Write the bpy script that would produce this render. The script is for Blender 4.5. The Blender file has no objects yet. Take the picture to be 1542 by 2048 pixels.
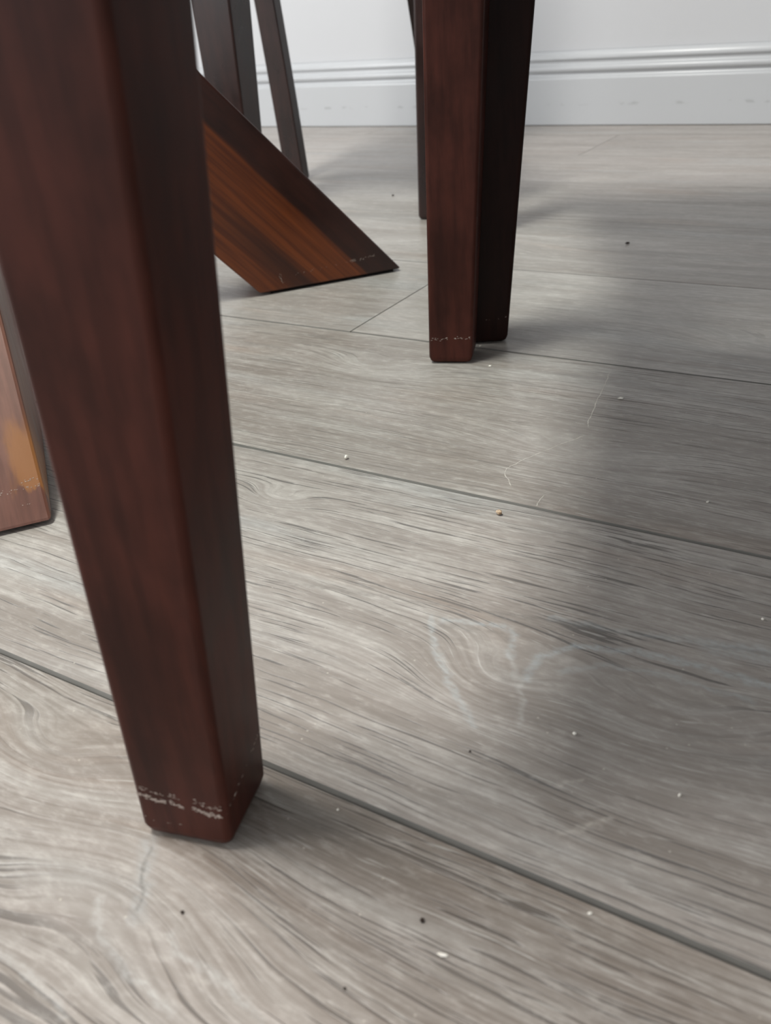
import bpy, bmesh, math, random
from mathutils import Vector, Matrix
random.seed(7)
S = bpy.context.scene
COL = S.collection
R = math.radians

# ------------------------------------------------------------------ camera
CAM_H = 0.256
cam = bpy.data.cameras.new('camera'); camo = bpy.data.objects.new('camera', cam); COL.objects.link(camo)
rx = Vector((0.861063, 0.503189, -0.073295)); uy = Vector((-0.202484, 0.471514, 0.858298)); fz = Vector((-0.466445, 0.724207, -0.507891))
m = Matrix.Identity(4)
for i in range(3):
    m[i][0] = rx[i]; m[i][1] = uy[i]; m[i][2] = -fz[i]
m.translation = (0, 0, CAM_H)
camo.matrix_world = m
cam.sensor_fit = 'VERTICAL'; cam.sensor_height = 36; cam.sensor_width = 36 * 1542 / 2048
cam.lens = 1740.4 / 2048 * 36
cam.clip_start = 0.01; cam.clip_end = 50
cam.dof.use_dof = True; cam.dof.focus_distance = 0.52; cam.dof.aperture_fstop = cam.lens / 2.2
S.camera = camo

# ------------------------------------------------------------------ light
S.view_settings.view_transform = 'Standard'; S.view_settings.look = 'None'
S.view_settings.gamma = 1; S.view_settings.use_curve_mapping = False
S.view_settings.exposure = 0.0
w = bpy.data.worlds.new('room_world'); S.world = w; w.use_nodes = True
bg = w.node_tree.nodes['Background']; bg.inputs[0].default_value = (0.93, 0.97, 1.0, 1); bg.inputs[1].default_value = 0.80
def area(name, loc, target, sx, sy, power, col=(1, 1, 1)):
    l = bpy.data.lights.new(name, 'AREA'); l.shape = 'RECTANGLE'; l.size = sx; l.size_y = sy; l.energy = power; l.color = col
    o = bpy.data.objects.new(name, l); COL.objects.link(o); o.location = loc
    o.rotation_euler = (Vector(target) - Vector(loc)).to_track_quat('-Z', 'Y').to_euler()
    return o
area('window_light', (-3.0, 0.1, 1.15), (-0.9, 0.9, 0.0), 1.3, 1.3, 40, (0.96, 0.98, 1.0))
area('front_left_fill_light', (-1.9, -2.1, 0.95), (-0.2, 0.6, 0.1), 1.8, 1.7, 15, (0.97, 0.98, 1.0))  # soft fill added at front left to brighten floor and near leg faces
lamp = area('ceiling_lamp_light', (-0.76, 0.02, 2.3), (-0.76, 0.02, 0), 0.26, 0.80, 63, (1.0, 0.98, 0.94))
lamp.rotation_euler = (0, 0, R(10))

# ------------------------------------------------------------------ node helpers
class NT:
    def __init__(s, name):
        s.m = bpy.data.materials.new(name); s.m.use_nodes = True; s.t = s.m.node_tree; s.t.nodes.clear()
        s.out = s.t.nodes.new('ShaderNodeOutputMaterial'); s.b = s.t.nodes.new('ShaderNodeBsdfPrincipled')
        s.t.links.new(s.b.outputs[0], s.out.inputs[0])
    def n(s, k, **kw):
        x = s.t.nodes.new(k)
        for a, b in kw.items(): setattr(x, a, b)
        return x
    def put(s, sock, v):
        if v is None: return
        if isinstance(v, bpy.types.NodeSocket): s.t.links.new(v, sock)
        else: sock.default_value = v
    def math(s, op, a, b=None, c=None, clamp=False):
        x = s.n('ShaderNodeMath', operation=op, use_clamp=clamp)
        s.put(x.inputs[0], a); s.put(x.inputs[1], b); s.put(x.inputs[2], c); return x.outputs[0]
    def vec(s, op, a, b=None, sc=None):
        x = s.n('ShaderNodeVectorMath', operation=op)
        s.put(x.inputs[0], a); s.put(x.inputs[1], b)
        if sc is not None: s.put(x.inputs['Scale'], sc)
        return x.outputs['Value'] if op in ('LENGTH', 'DOT_PRODUCT', 'DISTANCE') else x.outputs[0]
    def comb(s, x, y, z=0.0):
        c = s.n('ShaderNodeCombineXYZ'); s.put(c.inputs[0], x); s.put(c.inputs[1], y); s.put(c.inputs[2], z); return c.outputs[0]
    def noise(s, v, scale=1.0, detail=3.0, rough=0.5):
        x = s.n('ShaderNodeTexNoise'); s.put(x.inputs['Vector'], v); x.inputs['Scale'].default_value = scale
        x.inputs['Detail'].default_value = detail; x.inputs['Roughness'].default_value = rough; return x.outputs[0]
    def step(s, v, a, b, lo=0.0, hi=1.0):
        x = s.n('ShaderNodeMapRange', interpolation_type='SMOOTHSTEP'); s.put(x.inputs[0], v)
        x.inputs[1].default_value = a; x.inputs[2].default_value = b; x.inputs[3].default_value = lo; x.inputs[4].default_value = hi
        return x.outputs[0]
    def mix(s, f, a, b, mode='MIX'):
        x = s.n('ShaderNodeMix', data_type='RGBA', blend_type=mode); s.put(x.inputs[0], f)
        for k, v in ((6, a), (7, b)):
            if isinstance(v, tuple) and len(v) == 3: v = (*v, 1)
            s.put(x.inputs[k], v)
        return x.outputs[2]
    def obj(s): return s.n('ShaderNodeTexCoord').outputs['Object']
    def xyz(s, v):
        x = s.n('ShaderNodeSeparateXYZ'); s.put(x.inputs[0], v); return x.outputs
    def bump(s, h, strength, dist):
        x = s.n('ShaderNodeBump'); x.inputs['Strength'].default_value = strength; x.inputs['Distance'].default_value = dist
        s.put(x.inputs['Height'], h); s.put(s.b.inputs['Normal'], x.outputs[0])
    def fin(s, col, rough, spec=0.5):
        if isinstance(col, tuple) and len(col) == 3: col = (*col, 1)
        s.put(s.b.inputs['Base Color'], col); s.put(s.b.inputs['Roughness'], rough); s.b.inputs['Specular IOR Level'].default_value = spec
        return s.m

def lin(*c): return tuple((x / 255 / 12.92 if x / 255 <= .04045 else ((x / 255 + .055) / 1.055) ** 2.4) for x in c)

# ---- floor oak laminate: object coordinates are metres, x runs along the boards
def floor_mat():
    t = NT('grey_oak_laminate')
    X, Y, Z = t.xyz(t.obj())
    sd = t.n('ShaderNodeAttribute', attribute_type='OBJECT', attribute_name='seed').outputs['Fac']
    tone = t.n('ShaderNodeAttribute', attribute_type='OBJECT', attribute_name='tone').outputs['Fac']
    so = t.math('MULTIPLY', sd, 7.3)
    # grain coordinate g: board-wise y pushed aside around knots, so its contours close into figure
    wav = t.noise(t.comb(t.math('MULTIPLY_ADD', X, 3.0, so), t.math('MULTIPLY', Y, 9.0), so), 1, 2)
    g = t.math('MULTIPLY_ADD', wav, 0.018, Y)
    wav2 = t.noise(t.comb(t.math('MULTIPLY_ADD', X, 14.0, so), t.math('MULTIPLY', Y, 40.0), so), 1, 2)
    g = t.math('MULTIPLY_ADD', wav2, 0.006, g)
    knot_sum = None
    for (kx, ky, a, b, A) in KNOTS:
        dx = t.math('MULTIPLY', t.math('SUBTRACT', X, kx), 1 / a); dy = t.math('MULTIPLY', t.math('SUBTRACT', Y, ky), 1 / b)
        r2 = t.math('ADD', t.math('MULTIPLY', dx, dx), t.math('MULTIPLY', dy, dy))
        e = t.math('EXPONENT', t.math('MULTIPLY', r2, -1.0))
        g = t.math('MULTIPLY_ADD', e, A, g)
        knot_sum = e if knot_sum is None else t.math('ADD', knot_sum, e)
    kmask = t.step(knot_sum, 0.15, 0.75)
    gx = lambda fx, fg, off=0.0: t.comb(t.math('MULTIPLY_ADD', X, fx, t.math('ADD', so, off)), t.math('MULTIPLY', g, fg), t.math('ADD', so, off))
    broad = t.noise(gx(2.2, 16), 1, 3, 0.55)
    mid = t.noise(gx(7, 70, 3.1), 1, 3, 0.6)
    fine = t.noise(gx(11, 760, 5.7), 1, 3, 0.6)
    blot = t.noise(t.comb(t.math('MULTIPLY_ADD', X, 9, so), t.math('MULTIPLY', Y, 14), so), 1, 3, 0.6)
    dark = lin(141, 133, 126); base = lin(169, 162, 156); light = lin(188, 183, 177); blue = lin(168, 173, 174)
    c = t.mix(t.step(broad, 0.25, 0.62), dark, base)
    c = t.mix(t.step(mid, 0.40, 0.70, 0, .75), c, light)
    c = t.mix(t.step(blot, 0.30, 0.46, .35, 0), c, dark)
    c = t.mix(t.step(t.noise(gx(3, 26, 11.0), 1, 2), 0.50, 0.82, 0, .55), c, blue)
    c = t.mix(t.step(t.noise(gx(5, 34, 17.0), 1, 2), 0.56, 0.76, 0, .42), c, lin(168, 149, 135))
    c = t.mix(t.math('MULTIPLY', t.step(fine, 0.36, 0.60, .40, 0), t.step(kmask, 0, 1, 1, .5)), c, lin(120, 113, 107))
    # open pores: short dark dashes along the grain, denser in bands
    dens = t.noise(gx(4, 22, 21.0), 1, 2)
    pore = t.noise(gx(17, 640, 9.0), 1, 2, 0.5)
    pth = t.math('SUBTRACT', pore, t.math('MULTIPLY', t.step(dens, 0.35, 0.65), 0.07))
    pm = t.step(pth, 0.325, 0.375, 1, 0)
    pm = t.math('MULTIPLY', pm, t.step(kmask, 0.0, 1.0, 1.0, 0.2))
    pstr = t.n('ShaderNodeAttribute', attribute_type='OBJECT', attribute_name='pores').outputs['Fac']
    pm = t.math('MULTIPLY', pm, pstr)
    c = t.mix(t.math('MULTIPLY', pm, 0.80), c, lin(88, 85, 83))
    mot = t.noise(t.comb(t.math('MULTIPLY', X, 90), t.math('MULTIPLY', Y, 260), so), 1, 4, 0.7)
    c = t.mix(t.step(mot, .35, .65, .30, 0), c, lin(128, 119, 111))
    c = t.mix(t.step(mot, .52, .75, 0, .30), c, lin(204, 198, 190))
    # limed pale dashes
    pale = t.step(t.noise(gx(40, 620, 31.0), 1, 2, 0.6), 0.62, 0.70)
    pale = t.math('MULTIPLY', pale, t.step(t.noise(gx(5, 15, 41.0), 1, 2), 0.42, 0.62))
    c = t.mix(t.math('MULTIPLY', pale, 0.55), c, lin(196, 192, 186))
    # growth rings inside the knots
    ring = t.math('SINE', t.math('MULTIPLY_ADD', g, 1300.0, t.math('MULTIPLY', blot, 14.0)))
    c = t.mix(t.math('MULTIPLY', t.math('MULTIPLY', t.step(ring, 0.2, 1.0), kmask), 0.10), c, lin(118, 108, 100))
    c = t.mix(t.math('MULTIPLY', t.math('MULTIPLY', t.step(ring, -0.2, -1.0), kmask), 0.07), c, lin(205, 203, 199))
    # pale and blue-grey mineral streaks following their own paths in the print
    wx = t.noise(t.comb(t.math('MULTIPLY', X, 130), t.math('MULTIPLY', Y, 130), 3.0), 1, 2)
    wy = t.noise(t.comb(t.math('MULTIPLY', X, 130), t.math('MULTIPLY', Y, 130), 9.0), 1, 2)
    Pw = t.comb(t.math('MULTIPLY_ADD', t.math('SUBTRACT', wx, .5), .007, X), t.math('MULTIPLY_ADD', t.math('SUBTRACT', wy, .5), .007, Y), 0.0)
    brk = t.noise(t.comb(t.math('MULTIPLY', X, 300), t.math('MULTIPLY', Y, 500), 1.0), 1, 2)
    for col, width, amt, pts in STREAKS:
        d = None
        for a, b in zip(pts, pts[1:]):
            A = Vector((a[0], a[1], 0)); D = Vector((b[0] - a[0], b[1] - a[1], 0))
            rel = t.vec('SUBTRACT', Pw, tuple(A))
            h = t.math('MULTIPLY', t.vec('DOT_PRODUCT', rel, tuple(D)), 1 / D.length_squared, clamp=True)
            pr = t.vec('SCALE', tuple(D), sc=h)
            l = t.vec('DISTANCE', rel, pr)
            d = l if d is None else t.math('MINIMUM', d, l)
        k = t.math('MULTIPLY', t.step(d, 0.0, width * 1.3, amt * .85, 0), t.step(brk, 0.3, 0.65, .25, .8))
        c = t.mix(k, c, col)
    # faint dust specks
    vo = t.n('ShaderNodeTexVoronoi', feature='F1'); t.put(vo.inputs['Vector'], t.comb(X, Y, 0.0)); vo.inputs['Scale'].default_value = 160
    rnd = t.xyz(vo.outputs['Color'])[0]
    dust = t.math('MULTIPLY', t.step(vo.outputs['Distance'], 0.05, 0.10, 1, 0), t.step(rnd, 0.80, 0.86))
    c = t.mix(t.math('MULTIPLY', dust, 0.5), c, lin(205, 198, 186))
    hs = t.n('ShaderNodeBrightContrast'); t.put(hs.inputs[0], c); t.put(hs.inputs[1], t.math('MULTIPLY', tone, 0.05))
    rough = t.math('ADD', t.step(fine, 0.3, 0.7, 0.30, 0.40), t.math('MULTIPLY', pm, 0.25))
    hgt = t.math('ADD', t.math('MULTIPLY', pm, -1.0), t.math('MULTIPLY', fine, 0.5))
    t.bump(hgt, 0.35, 0.0006)
    return t.fin(hs.outputs[0], rough, 0.5)

KNOTS = [  # x, y, radius along, radius across, push of the grain
    (-0.122, 0.262, 0.030, 0.022, 0.024), (-0.050, 0.262, 0.060, 0.034, 0.030), (-0.303, 0.354, 0.022, 0.012, 0.014),
    (-0.190, 0.112, 0.050, 0.028, -0.024), (-0.265, 0.140, 0.050, 0.020, 0.020), (-0.168, 0.478, 0.060, 0.020, 0.020), (-0.494, 1.318, 0.06, 0.025, 0.03),
    (-0.360, 0.560, 0.050, 0.022, 0.024),  (-0.06, 0.700, 0.08, 0.03, 0.04), (-0.45, 0.95, 0.08, 0.03, -0.04)]
PALE = lin(206, 206, 203); BLUE = lin(184, 191, 193); DARKS = lin(112, 108, 104); WARM = lin(210, 202, 192)
STREAKS = [
    (BLUE, .0030, .75, [(-0.1081, 0.2666), (-0.1081, 0.284), (-0.0967, 0.297), (-0.0656, 0.3056), (-0.0425, 0.3068), (-0.016, 0.3066), (0.03, 0.303)]),
    (BLUE, .0022, .45, [(-0.0964, 0.2775), (-0.0827, 0.2895), (-0.0562, 0.2949), (-.02, .294)]),
    (BLUE, .0022, .55, [(-0.165, 0.2882), (-0.1542, 0.2707), (-0.1356, 0.2499), (-0.1158, 0.2331)]),
    (BLUE, .0028, .60, [(-0.1591, 0.2888), (-0.133, 0.2968), (-0.1241, 0.2936), (-0.1203, 0.279)]),
    (PALE, .0018, .45, [(-0.1203, 0.279), (-0.1043, 0.2548), (-0.0996, 0.241)]),
    (DARKS, .0030, .50, [(-0.158, 0.285), (-0.134, 0.292), (-0.126, 0.289)]),
    (DARKS, .0045, .40, [(-0.128, 0.274), (-0.116, 0.265), (-0.108, 0.272)]),
    (DARKS, .0055, .35, [(-0.104, 0.250), (-0.088, 0.246)]),
    (BLUE, .0040, .40, [(-0.196, 0.1285), (-0.1891, 0.1191), (-0.1817, 0.1097), (-0.1787, 0.104)]),
    (DARKS, .0011, .75, [(-0.195, 0.1275), (-0.1895, 0.1191), (-0.1820, 0.1097), (-0.180, 0.106)]),
    (PALE, .0022, .45, [(-0.1958, 0.1024), (-0.1848, 0.0937), (-0.1686, 0.0888), (-0.1471, 0.0861)]),
    (PALE, .0020, .45, [(-0.1633, 0.1049), (-0.1584, 0.1007), (-0.1421, 0.101), (-0.1211, 0.0965)]),
    (PALE, .0022, .40, [(-0.2105, 0.0745), (-0.1918, 0.073), (-0.1746, 0.0698)]),
    (BLUE, .0080, .45, [(-0.0413, 0.3201), (-0.0295, 0.3238), (0.02, 0.324)]),
    (WARM, .0018, .60, [(-0.0667, 0.1982), (-0.0572, 0.2074), (-0.0532, 0.2118)]),
    (WARM, .0014, .50, [(-0.0749, 0.2201), (-0.0679, 0.2249)]),
    (BLUE, .0028, .45, [(-0.1142, 0.3118), (-0.0797, 0.3156), (-0.02, 0.3301), (.03, .340)]),
    (DARKS, .0016, .55, [(-0.255, 0.281), (-0.1142, 0.3095), (-0.0797, 0.3130), (-0.02, 0.3275), (.03, .337)]),
]
M_FLOOR = floor_mat()

def joint_mat():
    t = NT('board_bevel_grey'); c = t.mix(t.noise(t.obj(), 60, 2), lin(92, 90, 86), lin(112, 109, 104)); return t.fin(c, 0.6, 0.3)
M_JOINT = joint_mat()
def joint_far():
    t = NT('fine_joint_grey'); c = t.mix(t.noise(t.obj(), 60, 2), lin(112, 109, 104), lin(128, 125, 120)); return t.fin(c, 0.6, 0.3)
M_JOINT2 = joint_far()
def sub_mat():
    t = NT('underlay_dark'); c = t.mix(t.noise(t.obj(), 30, 2), lin(40, 38, 36), lin(52, 50, 47)); return t.fin(c, 0.9, 0.1)
M_SUB = sub_mat()

def paint_mat(name, col, rough, dust=False):
    t = NT(name); o = t.obj(); X, Y, Z = t.xyz(o)
    c = t.mix(t.noise(o, 3, 2), tuple(v * .97 for v in col), col)
    if dust:   # a thin line of grey scuff dots along the face of the board
        band = t.math('MULTIPLY', t.step(Z, .036, .040), t.step(Z, .041, .045, 1, 0))
        sp = t.noise(t.comb(t.math('MULTIPLY', X, 38), 0.0, t.math('MULTIPLY', Z, 90)), 1, 3)
        c = t.mix(t.math('MULTIPLY', t.math('MULTIPLY', band, t.step(sp, .55, .68)), .35), c, lin(128, 128, 128))
    t.bump(t.noise(o, 240, 2), 0.06, 0.0004)
    return t.fin(c, rough, 0.5)
M_WALL = paint_mat('wall_paint', lin(198, 199, 201), 0.55)
M_BASE = paint_mat('baseboard_gloss_paint', lin(189, 191, 193), 0.30, True)
M_CEIL = paint_mat('ceiling_paint', lin(236, 236, 234), 0.8)
def gap_mat():
    t = NT('dark_gap_strip'); c = t.mix(t.noise(t.obj(), 25, 2), lin(60, 56, 50), lin(100, 96, 88)); return t.fin(c, 0.9, 0.1)
M_GAP = gap_mat()

def wood_mat(name, c1, c2, c3, rough=0.3, sx=14, sz=2.2, stripes=None, spec=0.5):
    t = NT(name); o = t.obj(); X, Y, Z = t.xyz(o)
    BX, BZ = X, Z
    if stripes: X, Z = Z, X        # boards modelled along x carry their grain along x
    fl = t.noise(t.comb(t.math('MULTIPLY', X, sx * 14), t.math('MULTIPLY', Y, sx * 14), t.math('MULTIPLY', Z, sz * 9)), 1, 4, .6)
    bl = t.noise(t.comb(t.math('MULTIPLY', X, sx * 1.6), t.math('MULTIPLY', Y, sx * 1.6), t.math('MULTIPLY', Z, sx * 1.1)), 1, 4, .6)
    md = t.noise(t.comb(t.math('MULTIPLY', X, sx * 4), t.math('MULTIPLY', Y, sx * 4), t.math('MULTIPLY', Z, sz * 3)), 1, 3, .6)
    c = t.mix(t.step(bl, .32, .68), c1, c2)
    c = t.mix(t.step(md, .42, .75, 0, .5), c, c3)
    c = t.mix(t.step(fl, .35, .60, .35, 0), c, tuple(v * .45 for v in c1))
    if stripes: c = stripes(t, c, BX, Y, BZ, fl, bl)
    t.bump(fl, 0.10, 0.0003)
    return t.fin(c, t.step(bl, .3, .7, rough - .04, rough + .06), spec)
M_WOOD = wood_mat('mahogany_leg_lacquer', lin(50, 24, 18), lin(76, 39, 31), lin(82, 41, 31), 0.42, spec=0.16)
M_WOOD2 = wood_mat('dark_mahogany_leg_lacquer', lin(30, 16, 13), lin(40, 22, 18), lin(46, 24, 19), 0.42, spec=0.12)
def brace_stripes(t, c, X, Y, Z, fl, bl):     # X runs along the board, Y across it: glued staves of heart and sap wood
    wv = t.noise(t.comb(t.math('MULTIPLY', X, 9), t.math('MULTIPLY', Y, 20), 0.0), 1, 2)
    v = t.math('MULTIPLY_ADD', t.math('SUBTRACT', wv, .5), .010, Y)
    st = t.noise(t.comb(t.math('MULTIPLY', X, 5), t.math('MULTIPLY', Y, 150), 0.0), 1, 4, .6)
    og = t.mix(t.step(st, .3, .7), lin(84, 37, 14), lin(126, 63, 23))
    f = t.step(v, .028, .033, 1, 0)               # upper stave dark, the rest orange
    c = t.mix(f, c, og)
    d2 = t.math('MULTIPLY', t.step(v, -.040, -.024), t.step(v, -.014, -.006, 1, 0))
    d2 = t.math('MULTIPLY', d2, t.step(X, .06, .19, 1.0, 0.0))
    return t.mix(t.math('MULTIPLY', d2, .8), c, lin(48, 22, 16))
M_WOOD3 = wood_mat('satin_mahogany_far_chair', lin(34, 19, 16), lin(50, 29, 25), lin(56, 31, 26), 0.30, spec=0.5)
M_BRACE = wood_mat('striped_mahogany_brace', lin(40, 17, 11), lin(58, 26, 17), lin(66, 30, 20), 0.34, stripes=brace_stripes)
def worn(t, c, X, Y, Z, fl, bl):
    p = t.noise(t.comb(t.math('MULTIPLY', X, 40), t.math('MULTIPLY', Z, 160), 7.0), 1, 3)     # lacquer rubbed through above the foot
    zz = t.math('MULTIPLY_ADD', t.math('SUBTRACT', p, .5), .016, Z); xx = t.math('MULTIPLY_ADD', t.math('SUBTRACT', p, .5), .030, X)
    k = t.math('MULTIPLY', t.step(zz, .004, .011), t.math('MULTIPLY', t.step(xx, -.031, -.026), t.step(xx, .004, .022, 1, 0)))
    return t.mix(t.math('MULTIPLY', k, .8), c, lin(150, 98, 52))
M_BRACE2 = wood_mat('lit_worn_mahogany_brace', lin(104, 66, 54), lin(124, 84, 70), lin(134, 92, 78), 0.40, stripes=worn)  # pale base colour holds ceiling light on the sloping end; rubbed patch is wear
def chip_mat():
    t = NT('bare_chipped_wood'); c = t.mix(t.noise(t.obj(), 900, 2), lin(120, 98, 88), lin(205, 192, 182)); return t.fin(c, 0.8, 0.2)
M_CHIP = chip_mat()
def simple(name, c1, c2, rough, sc=400):
    t = NT(name); return t.fin(t.mix(t.step(t.noise(t.obj(), sc, 3), .35, .65), c1, c2), rough, 0.3)
M_PAD = simple('black_felt_pad', lin(18, 16, 15), lin(34, 30, 28), 0.95)
M_SEAT = simple('brown_seat_cushion', lin(60, 42, 34), lin(76, 54, 44), 0.6, 90)
M_WHITE = simple('white_crumb', lin(226, 220, 208), lin(248, 244, 236), 0.8)
M_TAN = simple('tan_crumb', lin(150, 124, 98), lin(214, 192, 166), 0.8)
M_BLACK = simple('dark_crumb', lin(36, 28, 24), lin(62, 48, 40), 0.8)
def glass_mat():
    t = NT('clear_light_passing_top'); tr = t.n('ShaderNodeBsdfTransparent'); tr.inputs[0].default_value = (.93, .96, .95, 1)
    gl = t.n('ShaderNodeBsdfGlossy'); gl.inputs['Roughness'].default_value = .02; fr = t.n('ShaderNodeLayerWeight'); fr.inputs[0].default_value = .15
    mx = t.n('ShaderNodeMixShader'); t.put(mx.inputs[0], fr.outputs['Fresnel']); t.put(mx.inputs[1], tr.outputs[0]); t.put(mx.inputs[2], gl.outputs[0])
    t.t.links.new(mx.outputs[0], t.out.inputs[0]); return t.m
M_GLASS = glass_mat()
M_SCR = simple('pale_scratch', lin(182, 176, 168), lin(198, 192, 184), 0.6)

# ------------------------------------------------------------------ object helpers
def link(name, bm, mat, parent=None, smooth=False, mats=None):
    me = bpy.data.meshes.new(name); bm.to_mesh(me); bm.free()
    for x in (mats or [mat]): me.materials.append(x)
    if smooth:
        for p in me.polygons: p.use_smooth = True
    o = bpy.data.objects.new(name, me); COL.objects.link(o)
    if parent: o.parent = parent
    if smooth:
        md = o.modifiers.new('weighted_normal', 'WEIGHTED_NORMAL'); md.keep_sharp = False; md.weight = 100
    return o
def thing(name, label, cat, loc=(0, 0, 0), rz=0, group=None):
    o = bpy.data.objects.new(name, None); COL.objects.link(o); o.location = loc; o.rotation_euler = (0, 0, rz); o.empty_display_size = .05
    o['label'] = label; o['category'] = cat
    if group: o['group'] = group
    return o
def struct(o): o['kind'] = 'structure'; return o
def box(bm, a, b, bevel=0, segs=2):
    vs = [bm.verts.new((x, y, z)) for x in (a[0], b[0]) for y in (a[1], b[1]) for z in (a[2], b[2])]
    fs = [(0, 1, 3, 2), (4, 6, 7, 5), (0, 4, 5, 1), (2, 3, 7, 6), (0, 2, 6, 4), (1, 5, 7, 3)]
    faces = [bm.faces.new([vs[i] for i in f]) for f in fs]
    if bevel:
        es = list({e for f in faces for e in f.edges})
        bmesh.ops.bevel(bm, geom=es, offset=bevel, segments=segs, profile=0.5, affect='EDGES')
    return faces

# ------------------------------------------------------------------ floor: every board of it
PW = 0.22466; OY = 0.17798; WALL_Y = 1.8723
X0, X1 = -3.2, 2.0
bm = bmesh.new(); box(bm, (X0 - .1, -1.5, -.03), (X1 + .1, WALL_Y + .1, -.0085))
floor = struct(link('floor', bm, M_SUB))
joints = {-1: [-1.30, .55], 0: [-.92, .32], 1: [-1.75, -.53 - .0, .69], 2: [-.4255 - 1.22, -.4255, .7945], 3: [-1.06, .42], 4: [-1.62, .30],
          5: [-1.25, .42], 6: [-1.7517, -.5317, .6883], 7: [-1.10, .45], -2: [-.5, .8], -3: [-1.1, .3], -4: [-.6, .7], -5: [-.9, .5]}
joints[1] = [-1.75, -.78, .62]
PORES = {-1: .8, 0: 1.0, 1: .55, 2: .35, 3: .3}
tones = {-1: -1.5, 0: -.10, 1: -.3, 2: .25, 3: -.15, 4: .0, 5: .35, 6: .1, 7: -.1}
def board(xa, xb, ya, yb, seed, tone, pores, bev):
    bm = bmesh.new(); bw, bd = bev, .0014; be = .0005
    g = .00012 if bev > .0008 else .00002
    xa += g; xb -= g; ya += g; yb -= g
    top = [bm.verts.new(p) for p in ((xa + be, ya + bw, 0), (xb - be, ya + bw, 0), (xb - be, yb - bw, 0), (xa + be, yb - bw, 0))]
    mid = [bm.verts.new(p) for p in ((xa, ya, -bd), (xb, ya, -bd), (xb, yb, -bd), (xa, yb, -bd))]
    bot = [bm.verts.new(p) for p in ((xa, ya, -.008), (xb, ya, -.008), (xb, yb, -.008), (xa, yb, -.008))]
    bm.faces.new(top)
    for i in range(4):
        j = (i + 1) % 4
        f = bm.faces.new((mid[i], mid[j], top[j], top[i])); f.material_index = 1
        f = bm.faces.new((bot[i], bot[j], mid[j], mid[i])); f.material_index = 1
    bm.faces.new(bot[::-1])
    o = link('floorboard', bm, None, floor, mats=[M_FLOOR, M_JOINT if bev > .0008 else M_JOINT2])
    o['seed'] = float(seed); o['tone'] = float(tone); o['pores'] = float(pores); return o
k = 0; boards = {}
for r in range(-6, 8):
    ya = OY + (r - 0) * PW; yb = min(ya + PW, WALL_Y - .001 + .012)
    js = joints.get(r, [-1.0 + .3 * (r % 3), .4]); xs = [X0] + js + [X1]
    for i, (a, b) in enumerate(zip(xs, xs[1:])):
        k += 1; boards[(r, i)] = board(a, b, ya, yb, 0.37 * k + r * 1.13, tones.get(r, 0) + random.uniform(-.25, .25), PORES.get(r, .3), .0013 if r < 2 else .0009 if r < 3 else .0005)

# ------------------------------------------------------------------ walls, baseboard, ceiling
bm = bmesh.new(); box(bm, (X0 - .1, WALL_Y + .016, -.02), (X1, WALL_Y + .12, 2.6)); struct(link('wall_back', bm, M_WALL))
bm = bmesh.new(); box(bm, (X0 - .1, -1.5, -.02), (X0, WALL_Y + .016, .60)); box(bm, (X0 - .1, -1.5, 1.95), (X0, WALL_Y + .016, 2.6))
box(bm, (X0 - .1, -1.5, .60), (X0, -.75, 1.95)); box(bm, (X0 - .1, .95, .60), (X0, WALL_Y + .016, 1.95)); struct(link('wall_left', bm, M_WALL))
bm = bmesh.new(); box(bm, (X1, -1.5, -.02), (X1 + .1, WALL_Y + .12, 2.6)); struct(link('wall_right', bm, M_WALL))
bm = bmesh.new(); box(bm, (X0 - .1, -1.5, 2.6), (X1 + .1, WALL_Y + .12, 2.7)); struct(link('ceiling', bm, M_CEIL))
win = struct(bpy.data.objects.new('window_1', None)); COL.objects.link(win)
bm = bmesh.new()
for a, b in (((X0 - .08, -.75, .60), (X0 - .02, -.69, 1.95)), ((X0 - .08, .89, .60), (X0 - .02, .95, 1.95)), ((X0 - .08, -.69, .60), (X0 - .02, .89, .66)), ((X0 - .08, -.69, 1.89), (X0 - .02, .89, 1.95)), ((X0 - .07, .08, .66), (X0 - .03, .12, 1.89))):
    box(bm, a, b, .004)
link('window_frame', bm, M_BASE, win)

def extrude_profile(prof, xa, xb, name, mat):
    bm = bmesh.new(); A = [bm.verts.new((xa, y, z)) for y, z in prof]; B = [bm.verts.new((xb, y, z)) for y, z in prof]
    for i in range(len(prof) - 1): bm.faces.new((A[i], A[i + 1], B[i + 1], B[i]))
    bm.faces.new((A[-1], A[0], B[0], B[-1]))
    bm.faces.new(A); bm.faces.new(B[::-1]); bmesh.ops.recalc_face_normals(bm, faces=bm.faces)
    return link(name, bm, mat)
W0 = WALL_Y
prof = [(W0 + .016, .0012), (W0, .0012), (W0, .0855), (W0 + .0008, .0880), (W0 + .0030, .0900), (W0 + .0052, .0915), (W0 + .0066, .0945),
        (W0 + .0060, .0972), (W0 + .0028, .0995), (W0 + .0012, .1025), (W0 + .0012, .1060), (W0 + .0026, .1090), (W0 + .0050, .1108),
        (W0 + .0072, .1130), (W0 + .0078, .1160), (W0 + .0066, .1190), (W0 + .0042, .1215), (W0 + .0040, .1245), (W0 + .0055, .1290),
        (W0 + .0085, .1330), (W0 + .0125, .1358), (W0 + .016, .1368)]
def smooth_prof(p):
    out = [p[0], p[1]]
    q = p[2:-1]
    for i in range(len(q) - 1):
        p0 = q[max(i - 1, 0)]; p1 = q[i]; p2 = q[i + 1]; p3 = q[min(i + 2, len(q) - 1)]
        for s in range(4):
            u = s / 4; out.append(tuple(.5 * (2 * p1[j] + (p2[j] - p0[j]) * u + (2 * p0[j] - 5 * p1[j] + 4 * p2[j] - p3[j]) * u * u + (3 * p1[j] - p0[j] - 3 * p2[j] + p3[j]) * u ** 3) for j in (0, 1)))
    return out + [q[-1], p[-1]]
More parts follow.
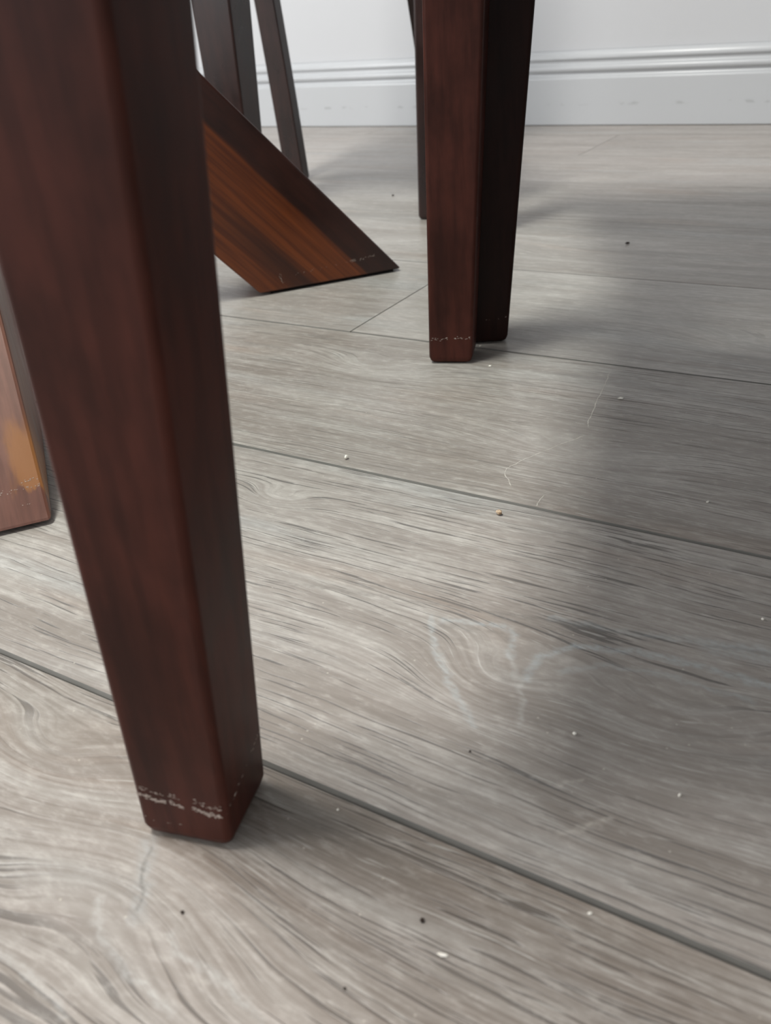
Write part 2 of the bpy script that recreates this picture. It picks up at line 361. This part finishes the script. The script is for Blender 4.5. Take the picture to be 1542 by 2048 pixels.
bb = struct(extrude_profile(smooth_prof(prof), X0, X1, 'baseboard_back', M_BASE))
for p in bb.data.polygons: p.use_smooth = len(p.vertices) == 4 and p.area < .012 * (X1 - X0)
bm = bmesh.new(); box(bm, (X0, W0 - .0016, -.006), (X1, W0 + .010, .0006)); link('floor_gap_strip', bm, M_GAP, bb)  # dark strip along the gap between floor and baseboard

# ------------------------------------------------------------------ furniture
def rsec(a, b, r, n=4):
    """rounded rectangle outline, half sizes a/2, b/2"""
    pts = []
    for cx, cy, s in ((1, -1, -90), (1, 1, 0), (-1, 1, 90), (-1, -1, 180)):
        for i in range(n + 1):
            an = R(s + 90 * i / n); pts.append((cx * (a / 2 - r) + r * math.cos(an), cy * (b / 2 - r) + r * math.sin(an)))
    return pts
def loft(bm, rings):
    prev = None
    for z, cx, cy, pts in rings:
        cur = [bm.verts.new((cx + x, cy + y, z)) for x, y in pts]
        if prev:
            n = len(cur)
            for i in range(n): bm.faces.new((prev[i], prev[(i + 1) % n], cur[(i + 1) % n], cur[i]))
        else: bm.faces.new(cur[::-1])
        prev = cur
    bm.faces.new(prev)
def leg(parent, base, a0, b0, lean, k, th, h, mat, r=.0022, z0=.0008, scuff=None, path=None, name='leg'):
    """tapered square leg; base is its foot centre in the room, turned th degrees; returns the leg object"""
    inv = Matrix.Rotation(-parent.rotation_euler.z, 3, 'Z')
    local = inv @ (Vector((base[0], base[1], 0)) - parent.location)
    bm = bmesh.new(); rings = []
    ang = R(th); rl = Matrix.Rotation(-ang, 2)
    le = rl @ Vector(lean)
    zs = [z0, z0 + .0014, z0 + .0048] + [h * i / 10 for i in range(1, 11)]
    for i, z in enumerate(zs):
        ins = (.0024, .0010, 0)[i] if i < 3 else 0
        off = Vector((le[0] * z, le[1] * z))
        if path: off += rl @ Vector(path(z))
        A = a0 + k * z - 2 * ins; B = b0 + k * z - 2 * ins
        rings.append((z, off[0], off[1], rsec(A, B, r)))
    loft(bm, rings)
    o = link(name, bm, mat, parent, smooth=True); o.location = local; o.rotation_euler = (0, 0, ang - parent.rotation_euler.z)
    bm = bmesh.new(); rr = [( .0002, 0, 0, rsec(a0 * .62, b0 * .62, .004)), (z0 + .0004, 0, 0, rsec(a0 * .62, b0 * .62, .004))]; loft(bm, rr)
    link('foot_pad', bm, M_PAD, o, smooth=False)
    if scuff:
        bm = bmesh.new(); rnd = random.Random(scuff['seed'])
        for face, z_a, z_b, n, sz in scuff['lines']:
            for i in range(n):
                u = rnd.random(); gap = math.sin(u * 23 + scuff['seed']) + math.sin(u * 9.1)
                if gap < -.9: continue
                z = z_a + (z_b - z_a) * u + rnd.gauss(0, .00055) + .0005 * math.sin(u * 20)
                w_ = a0 + k * z; s = (u - .5) * (w_ - .003)
                lx = sz * rnd.uniform(.4, 1.6); lz = sz * rnd.uniform(.25, .6)
                nv = rnd.randint(4, 6); an0 = rnd.random() * 6
                q = []
                for j in range(nv):
                    an = an0 + j * 2 * math.pi / nv; e = rnd.uniform(.6, 1.2)
                    ds, dz = lx * math.cos(an) * e / 2, lz * math.sin(an) * e / 2
                    d_ = (b0 + k * (z + dz)) / 2 + .00012 if face == 'front' else (a0 + k * (z + dz)) / 2 + .00012
                    ox, oy = le[0] * z, le[1] * z
                    p = (s + ds + ox, -d_ + oy, z + dz) if face == 'front' else (d_ + ox, s + ds + oy, z + dz)
                    q.append(bm.verts.new(p))
                try: bm.faces.new(q)
                except ValueError: pass
        c = link('scuff_mark', bm, M_CHIP, o); c['label'] = 'pale chipped line around the foot'
    return o
def box_between(parent, name, p, q, z0, z1, t, mat):
    """upright board from plan point p to q (room coordinates)"""
    inv = Matrix.Rotation(-parent.rotation_euler.z, 3, 'Z')
    P = Vector((*p, 0)); Q = Vector((*q, 0)); d = Q - P; L = d.length
    bm = bmesh.new(); box(bm, (-L / 2, -t / 2, 0), (L / 2, t / 2, z1 - z0), .002)
    o = link(name, bm, mat, parent); c = inv @ ((P + Q) / 2 - parent.location); o.location = (c.x, c.y, z0)
    o.rotation_euler = (0, 0, math.atan2(d.y, d.x) - parent.rotation_euler.z); return o
def poly_seat(parent, pts, z0, z1, mat, grow):
    inv = Matrix.Rotation(-parent.rotation_euler.z, 3, 'Z'); c = sum((Vector((*p, 0)) for p in pts), Vector()) / 4
    bm = bmesh.new(); lo = []; hi = []
    for p in pts:
        v = Vector((*p, 0)); v = v + (v - c).normalized() * grow; l = inv @ (v - parent.location); lo.append(bm.verts.new((l.x, l.y, z0))); hi.append(bm.verts.new((l.x, l.y, z1)))
    bm.faces.new(lo[::-1]); bm.faces.new(hi)
    for i in range(4): bm.faces.new((lo[i], lo[(i + 1) % 4], hi[(i + 1) % 4], hi[i]))
    bmesh.ops.recalc_face_normals(bm, faces=bm.faces)
    bmesh.ops.bevel(bm, geom=list(bm.edges), offset=.010, segments=3, profile=.5, affect='EDGES')
    return link('seat', bm, mat, parent, smooth=True)
def finish_chair(t, feet, back, H, top=.96):
    """apron rails, seat and back for a chair standing on four feet; back = the two corners carrying the backrest"""
    c = [sum(f[i] for f in feet) / 4 for i in (0, 1)]
    for i in range(4):
        p, q = Vector(feet[i]), Vector(feet[(i + 1) % 4]); d = (q - p).normalized() * .026
        box_between(t, 'apron', tuple(p + d), tuple(q - d), H - .045, H, .018, M_WOOD2)
    poly_seat(t, feet, H + .0005, H + .045, M_SEAT, .004)
    i, j = back; p, q = Vector(feet[i]), Vector(feet[j]); d = (q - p)
    for f in (.25, .5, .75):
        s = p + d * f; u = d.normalized() * .022
        box_between(t, 'back_slat', tuple(s - u), tuple(s + u), H + .06, top - .07, .010, M_WOOD2)
    u = d.normalized() * .0
    box_between(t, 'top_rail', tuple(p + u), tuple(q - u), top - .07, top, .022, M_WOOD2)
    box_between(t, 'lower_back_rail', tuple(p + u), tuple(q - u), H + .050, H + .085, .016, M_WOOD2)

SEAT_H = .43
# chair 1: the two tapered front legs A (nearest) and B; the seat lies to the right, out of the frame
A = (-.1875, .1507); B = (-.3095, .6014); th = 12
ex = Vector((math.cos(R(th)), math.sin(R(th)))) * .41
A2 = tuple(Vector(A) + ex); B2 = tuple(Vector(B) + ex)
ch = thing('dining_chair', 'dark mahogany dining chair whose large tapered leg fills the left foreground', 'chair', (A[0], A[1], 0), 0, 'dining chairs around the table')
o = leg(ch, A, .0350, .0330, (.0401, .0398), .0315, 14.7, SEAT_H, M_WOOD, r=.0030, scuff=dict(seed=3, lines=[
    ('front', .0215, .0175, 210, .0013), ('front', .0250, .0215, 60, .0011), ('side', .0190, .0290, 26, .0010), ('front', .010, .006, 5, .0009)]))
o['label'] = 'large tapered leg nearest the camera with a chipped line above its foot'
leg(ch, B, .0345, .0310, (.0375, .0228), .0274, 19, SEAT_H, M_WOOD, r=.0030, scuff=dict(seed=5, lines=[('front', .0205, .0215, 46, .0012)]))
leg(ch, A2, .034, .034, (-.02, .02), .030, th, SEAT_H, M_WOOD); leg(ch, B2, .034, .034, (-.02, -.02), .030, th, SEAT_H, M_WOOD)
def posts(t, pts, th):
    for p in pts:
        inv = Matrix.Rotation(-t.rotation_euler.z, 3, 'Z'); l = inv @ (Vector((*p, 0)) - t.location)
        bm = bmesh.new(); loft(bm, [(SEAT_H + .0003, 0, 0, rsec(.036, .030, .003)), (.98, 0, 0, rsec(.030, .022, .003))])
        o = link('back_post', bm, M_WOOD2, t, smooth=True); o.location = l; o.rotation_euler = (0, 0, R(th))
posts(ch, (A2, B2), th + 90)
finish_chair(ch, [A, A2, B2, B], (1, 2), SEAT_H)

# chair 2: stands beside chair 1, its seat also to the right; its front leg C shows behind leg B
C = (-.3047, .6541); N = (-.4700, 1.0000); C2 = (.085, .790); N2 = (.010, 1.180)
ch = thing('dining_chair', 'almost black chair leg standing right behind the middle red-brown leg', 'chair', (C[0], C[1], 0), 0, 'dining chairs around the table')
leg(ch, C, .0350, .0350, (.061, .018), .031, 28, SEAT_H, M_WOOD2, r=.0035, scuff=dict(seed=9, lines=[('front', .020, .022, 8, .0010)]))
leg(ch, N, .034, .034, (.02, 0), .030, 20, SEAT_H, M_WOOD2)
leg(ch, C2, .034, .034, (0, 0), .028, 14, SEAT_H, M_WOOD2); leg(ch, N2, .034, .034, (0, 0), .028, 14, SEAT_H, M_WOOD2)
posts(ch, (C2, N2), 104)
finish_chair(ch, [C, C2, N2, N], (1, 2), SEAT_H)

# chair 3: by the wall; front legs D and G, splayed rear legs E and S
D = (-.835, 1.005); G = (-.5631, 1.0562); E_ = (-.932, 1.262); S_ = (-.742, 1.425)
ch = thing('dining_chair', 'dark dining chair nearest the wall, its rear legs splayed back', 'chair', (D[0], D[1], 0), 0, 'dining chairs around the table')
leg(ch, D, .044, .040, (.012, .006), .050, 8, SEAT_H, M_WOOD3, r=.003)
leg(ch, G, .035, .035, (.0426, .0235), .0288, 9, SEAT_H, M_WOOD3, r=.004)
splay = lambda z: (0, -.16 * z - .18 * z * z)
splay_E = lambda z: (-.02 * z, -.05 * z - .06 * z * z)
for P_, pth in ((E_, splay_E), (S_, splay)):
    o = leg(ch, P_, .034, .024, (0, 0), .0, 9.5, SEAT_H, M_WOOD3, r=.002, path=pth); o['label'] = 'rear leg splayed back toward the wall'
tE = (E_[0] + splay_E(SEAT_H)[0], E_[1] + splay_E(SEAT_H)[1]); tS = (S_[0], S_[1] + splay(SEAT_H)[1])
posts(ch, (tE, tS), 9.5)
finish_chair(ch, [D, G, tS, tE], (3, 2), SEAT_H)

# table: crossed diagonal boards meeting a central column under a round top
CT = Vector((-.7306, .4930))
tb = thing('dining_table', 'mahogany table whose wide diagonal foot board rests on the floor at left', 'table', (CT.x, CT.y, 0))
SL = R(48.6)
def brace(toe, bearing, foot_len, thick, mat, label, inner=None):
    """board in an upright plane: toe = outermost floor point of its centreline, rising toward the column along -bearing"""
    d = Vector((math.cos(R(bearing)), math.sin(R(bearing)), 0)); side = Vector((-d.y, d.x, 0))
    u = (-d * math.cos(SL) + Vector((0, 0, 1)) * math.sin(SL)).normalized()      # along the board, upward
    v = (d * math.sin(SL) + Vector((0, 0, 1)) * math.cos(SL)).normalized()       # across the board, up and outward
    M = Matrix((u, v, u.cross(v))).transposed()
    mid = Vector((toe[0], toe[1], 0)) - d * foot_len / 2
    T = Vector((toe[0], toe[1], .0028))
    reach = ((T.xy - CT).length - .030) 
    # outline in the plane (distance back from toe, height)
    s = math.tan(SL); r1 = reach; 
    prof = [(0, 0), (r1, r1 * s), (r1, max((r1 - foot_len) * s, .02)), (foot_len, 0)]
    bm = bmesh.new(); Mi = M.inverted(); L = []; Rr = []
    for q, h in prof:
        p = T - d * q + Vector((0, 0, h)) - mid
        L.append(bm.verts.new(Mi @ (p - side * thick / 2))); Rr.append(bm.verts.new(Mi @ (p + side * thick / 2)))
    bm.faces.new(L); bm.faces.new(Rr[::-1])
    for i in range(4): bm.faces.new((L[i], Rr[i], Rr[(i + 1) % 4], L[(i + 1) % 4]))
    bmesh.ops.recalc_face_normals(bm, faces=bm.faces)
    bmesh.ops.bevel(bm, geom=list(bm.edges), offset=.0022, segments=2, profile=.5, affect='EDGES')
    o = link('diagonal_foot', bm, mat, tb); o['label'] = label
    Mo = Matrix.Translation(mid - Vector((CT.x, CT.y, 0))) @ M.to_4x4(); o.matrix_basis = Mo
    bm = bmesh.new(); box(bm, (-foot_len / 2 + .012, -thick / 2 + .004, 0), (foot_len / 2 - .008, thick / 2 - .004, .0034))
    pd = link('felt_pad', bm, M_PAD, o); 
    pd.matrix_basis = Mo.inverted() @ Matrix.Translation(mid - Vector((CT.x, CT.y, 0))) @ Matrix.Rotation(R(bearing), 4, 'Z')
    return o, d, Mo, T
TH = .045
sF = Vector((-math.sin(R(51.8)), math.cos(R(51.8))))
fo, d, MF, T = brace(tuple(Vector((-.4777, .8146)) + sF * TH / 2), 51.8, .157, TH, M_BRACE, 'wide diagonal foot board of orange and dark brown staves')
dL = Vector((math.cos(R(-38.2)), math.sin(R(-38.2)))); sL = Vector((-dL.y, dL.x))
lo_, d2, ML, T2 = brace(tuple(Vector((-.4121, .2738)) - sL * TH / 2), -38.2, .157, TH, M_BRACE2, 'worn sloping end of a second diagonal foot board')
for q, be in ((tuple(CT - Vector((math.cos(R(51.8)), math.sin(R(51.8)))) * .42), 231.8), (tuple(CT - dL * .42), 141.8)):
    brace(q, be, .157, TH, M_BRACE, 'diagonal foot board on the far side')
bm = bmesh.new(); box(bm, (-.034, -.034, .24), (.034, .034, .725), .003); o = link('column', bm, M_WOOD2, tb); o.rotation_euler = (0, 0, R(51.8))
bm = bmesh.new(); n = 48; rings = []
for z, rr in ((.7255, .42), (.730, .44), (.752, .45), (.758, .444)): rings.append((z, 0, 0, [(rr * math.cos(2 * math.pi * i / n), rr * math.sin(2 * math.pi * i / n)) for i in range(n)]))
loft(bm, rings); link('unseen_clear_tabletop', bm, M_GLASS, tb, smooth=False)  # top is unseen; made clear so lamp light reaches the floor

def chips_on_board(parent, rows, MF, name='scuff_mark'):
    """irregular bare-wood chips; each row: start, end in room coordinates, normal, count, size"""
    bm = bmesh.new(); rnd = random.Random(21)
    for a, b, nrm, n, sz in rows:
        a = Vector(a); b = Vector(b); nrm = Vector(nrm).normalized(); t = (b - a).normalized(); w_ = nrm.cross(t)
        for i in range(n):
            c = a.lerp(b, rnd.random()) + w_ * rnd.gauss(0, .0006) + nrm * .00015
            lx = sz * rnd.uniform(.4, 1.6); lz = sz * rnd.uniform(.2, .6); nv = 5; a0 = rnd.random() * 6
            bm.faces.new([bm.verts.new(c + t * lx / 2 * math.cos(a0 + j * 1.2566) + w_ * lz / 2 * math.sin(a0 + j * 1.2566)) for j in range(nv)])
    M = (Matrix.Translation((CT.x, CT.y, 0)) @ MF).inverted()
    bmesh.ops.transform(bm, matrix=M, verts=bm.verts)
    o = link(name, bm, M_CHIP, parent); return o
dF = Vector((math.cos(R(51.8)), math.sin(R(51.8)), 0)); nF = Vector((dF.y, -dF.x, 0)); PF = Vector((-.4777, .8146, 0))
def onF(back, z): return tuple(PF - dF * back + Vector((0, 0, z)))
chips_on_board(fo, [(onF(.030, .022), onF(.058, .0195), nF, 26, .0016), (onF(.060, .0195), onF(.135, .016), nF, 14, .0010), (onF(.135, .020), onF(.132, .008), nF, 14, .0012)], MF)
nL = Vector((*(dL * math.sin(SL)), math.cos(SL)))
def onL(a, z): v = Vector((-.4121, .2738)) - sL * a - dL * (z / math.tan(SL)); return (v.x, v.y, z + .0028)
chips_on_board(lo_, [(onL(.002, .0175), onL(.044, .0170), nL, 40, .0010), (onL(.002, .0205), onL(.014, .0200), nL, 10, .0010), (onL(.010, .011), onL(.016, .009), nL, 4, .0009)], ML)

# ------------------------------------------------------------------ scratches printed into the boards' wear
def ribbon(name, pts, width, parent, mat, label):
    bm = bmesh.new(); rnd = random.Random(len(pts)); P = []
    for i in range(len(pts) - 1):
        p0 = Vector(pts[max(i - 1, 0)]); p1 = Vector(pts[i]); p2 = Vector(pts[i + 1]); p3 = Vector(pts[min(i + 2, len(pts) - 1)])
        for s in range(8):
            u = s / 8; P.append(.5 * (2 * p1 + (p2 - p0) * u + (2 * p0 - 5 * p1 + 4 * p2 - p3) * u * u + (3 * p1 - p0 - 3 * p2 + p3) * u ** 3))
    P.append(Vector(pts[-1])); prev = None
    for i, p in enumerate(P):
        t = (P[min(i + 1, len(P) - 1)] - P[max(i - 1, 0)]).normalized(); n = Vector((-t.y, t.x)); wd = width * rnd.uniform(.25, 1.0) * (.3 if i in (0, len(P) - 1) else 1)
        p = p + n * rnd.gauss(0, .0003)
        cur = (bm.verts.new((*(p - n * wd / 2), .00008)), bm.verts.new((*(p + n * wd / 2), .00008)))
        if prev: bm.faces.new((prev[0], cur[0], cur[1], prev[1]))
        prev = cur
    bmesh.ops.recalc_face_normals(bm, faces=bm.faces)
    o = link(name, bm, mat, parent); o['label'] = label; return o
b1 = boards[(1, 2)]; 
ribbon('scratch', [(-0.1826, 0.6144), (-0.1755, 0.5684), (-0.1696, 0.5297), (-0.1654, 0.5135)], .0009, b1, M_SCR, 'thin pale curved scratch')
ribbon('scratch', [(-0.1638, 0.5011), (-0.1804, 0.4703), (-0.1907, 0.4462), (-0.191, 0.4354), (-0.1809, 0.4212)], .0008, b1, M_SCR, 'thin pale hooked scratch')
ribbon('scratch', [(-0.1591, 0.4187), (-0.1585, 0.4050)], .0008, b1, M_SCR, 'short pale scratch at the joint')

# ------------------------------------------------------------------ crumbs on the floor
def crumb(x, y, sx, sy, sz, mat, seed, label, group=None, flat=False):
    bm = bmesh.new(); bmesh.ops.create_icosphere(bm, subdivisions=2, radius=1); rnd = random.Random(seed)
    for v in bm.verts:
        f = rnd.uniform(.68, 1.15); v.co = Vector((v.co.x * sx / 2 * f, v.co.y * sy / 2 * f, v.co.z * sz / 2 * rnd.uniform(.8, 1.05)))
    zmin = min(v.co.z for v in bm.verts)
    for v in bm.verts: v.co.z -= zmin
    o = link('crumb', bm, mat); o.location = (x, y, .0001); o.rotation_euler = (0, 0, rnd.uniform(0, 3)); o['label'] = label; o['category'] = 'crumb'
    if group: o['group'] = group
    return o
G_ = 'crumbs and grit scattered on the floor'
CR = [
 (-.2928, .4134, .0032, .0026, .0030, M_WHITE, 'white crumb just above the long joint left of centre'),
 (-.1741, .3882, .0042, .0032, .0030, M_TAN, 'largest tan crumb below the long joint near the centre'),
 (-.0784, .2456, .0016, .0016, .0012, M_WHITE, 'white round crumb beside the big knot'),
 (-.0345, .2332, .0016, .0012, .0010, M_WHITE, 'white crumb on the dark lower right board'),
 (-.0825, .1392, .0034, .0015, .0009, M_WHITE, 'flat oblong white flake near the bottom centre'),
 (-.0936, .1465, .0019, .0016, .0012, M_BLACK, 'dark crumb just above the white oblong flake'),
 (-.1658, .1125, .0013, .0013, .0010, M_BLACK, 'small black crumb below the nearest chair foot'),
 (-.2806, .9790, .0060, .0040, .0022, M_BLACK, 'dark speck right of the middle legs, far floor'),
 (-.6926, 1.1702, .0050, .0040, .0022, M_BLACK, 'dark speck between the slanted board and middle legs'),
 (-.1039, .1161, .0010, .0010, .0007, M_BLACK, 'tiny dark grain at the bottom edge of the floor'),
 (-.0474, .1735, .0016, .0010, .0008, M_WHITE, 'pale chip just below the nearest long joint'),
 (-.1600, .5667, .0044, .0022, .0014, M_WHITE, 'white chip right of the upper curved scratch'),
 (-.0270, .3501, .0016, .0014, .0010, M_WHITE, 'white speck near the right edge, mid height'),
 (-.1424, .1716, .0010, .0010, .0007, M_WHITE, 'tiny white speck just below the nearest joint'),
 (-.2723, .5923, .0022, .0022, .0010, M_WHITE, 'pale grit grain in the shadow right of the middle foot'),
 (-.2987, .6306, .0024, .0020, .0010, M_WHITE, 'pale grit grain between the two middle feet'),
 (-.0731, .4459, .0026, .0014, .0008, M_WHITE, 'white speck in the middle of the right-hand board'),
 (-.1114, .2190, .0010, .0010, .0007, M_BLACK, 'tiny dark grain below the big knot'),
]
for i, (x, y, a, b, c_, mt, lb) in enumerate(CR): crumb(x, y, a, b, c_, mt, i + 1, lb, G_)
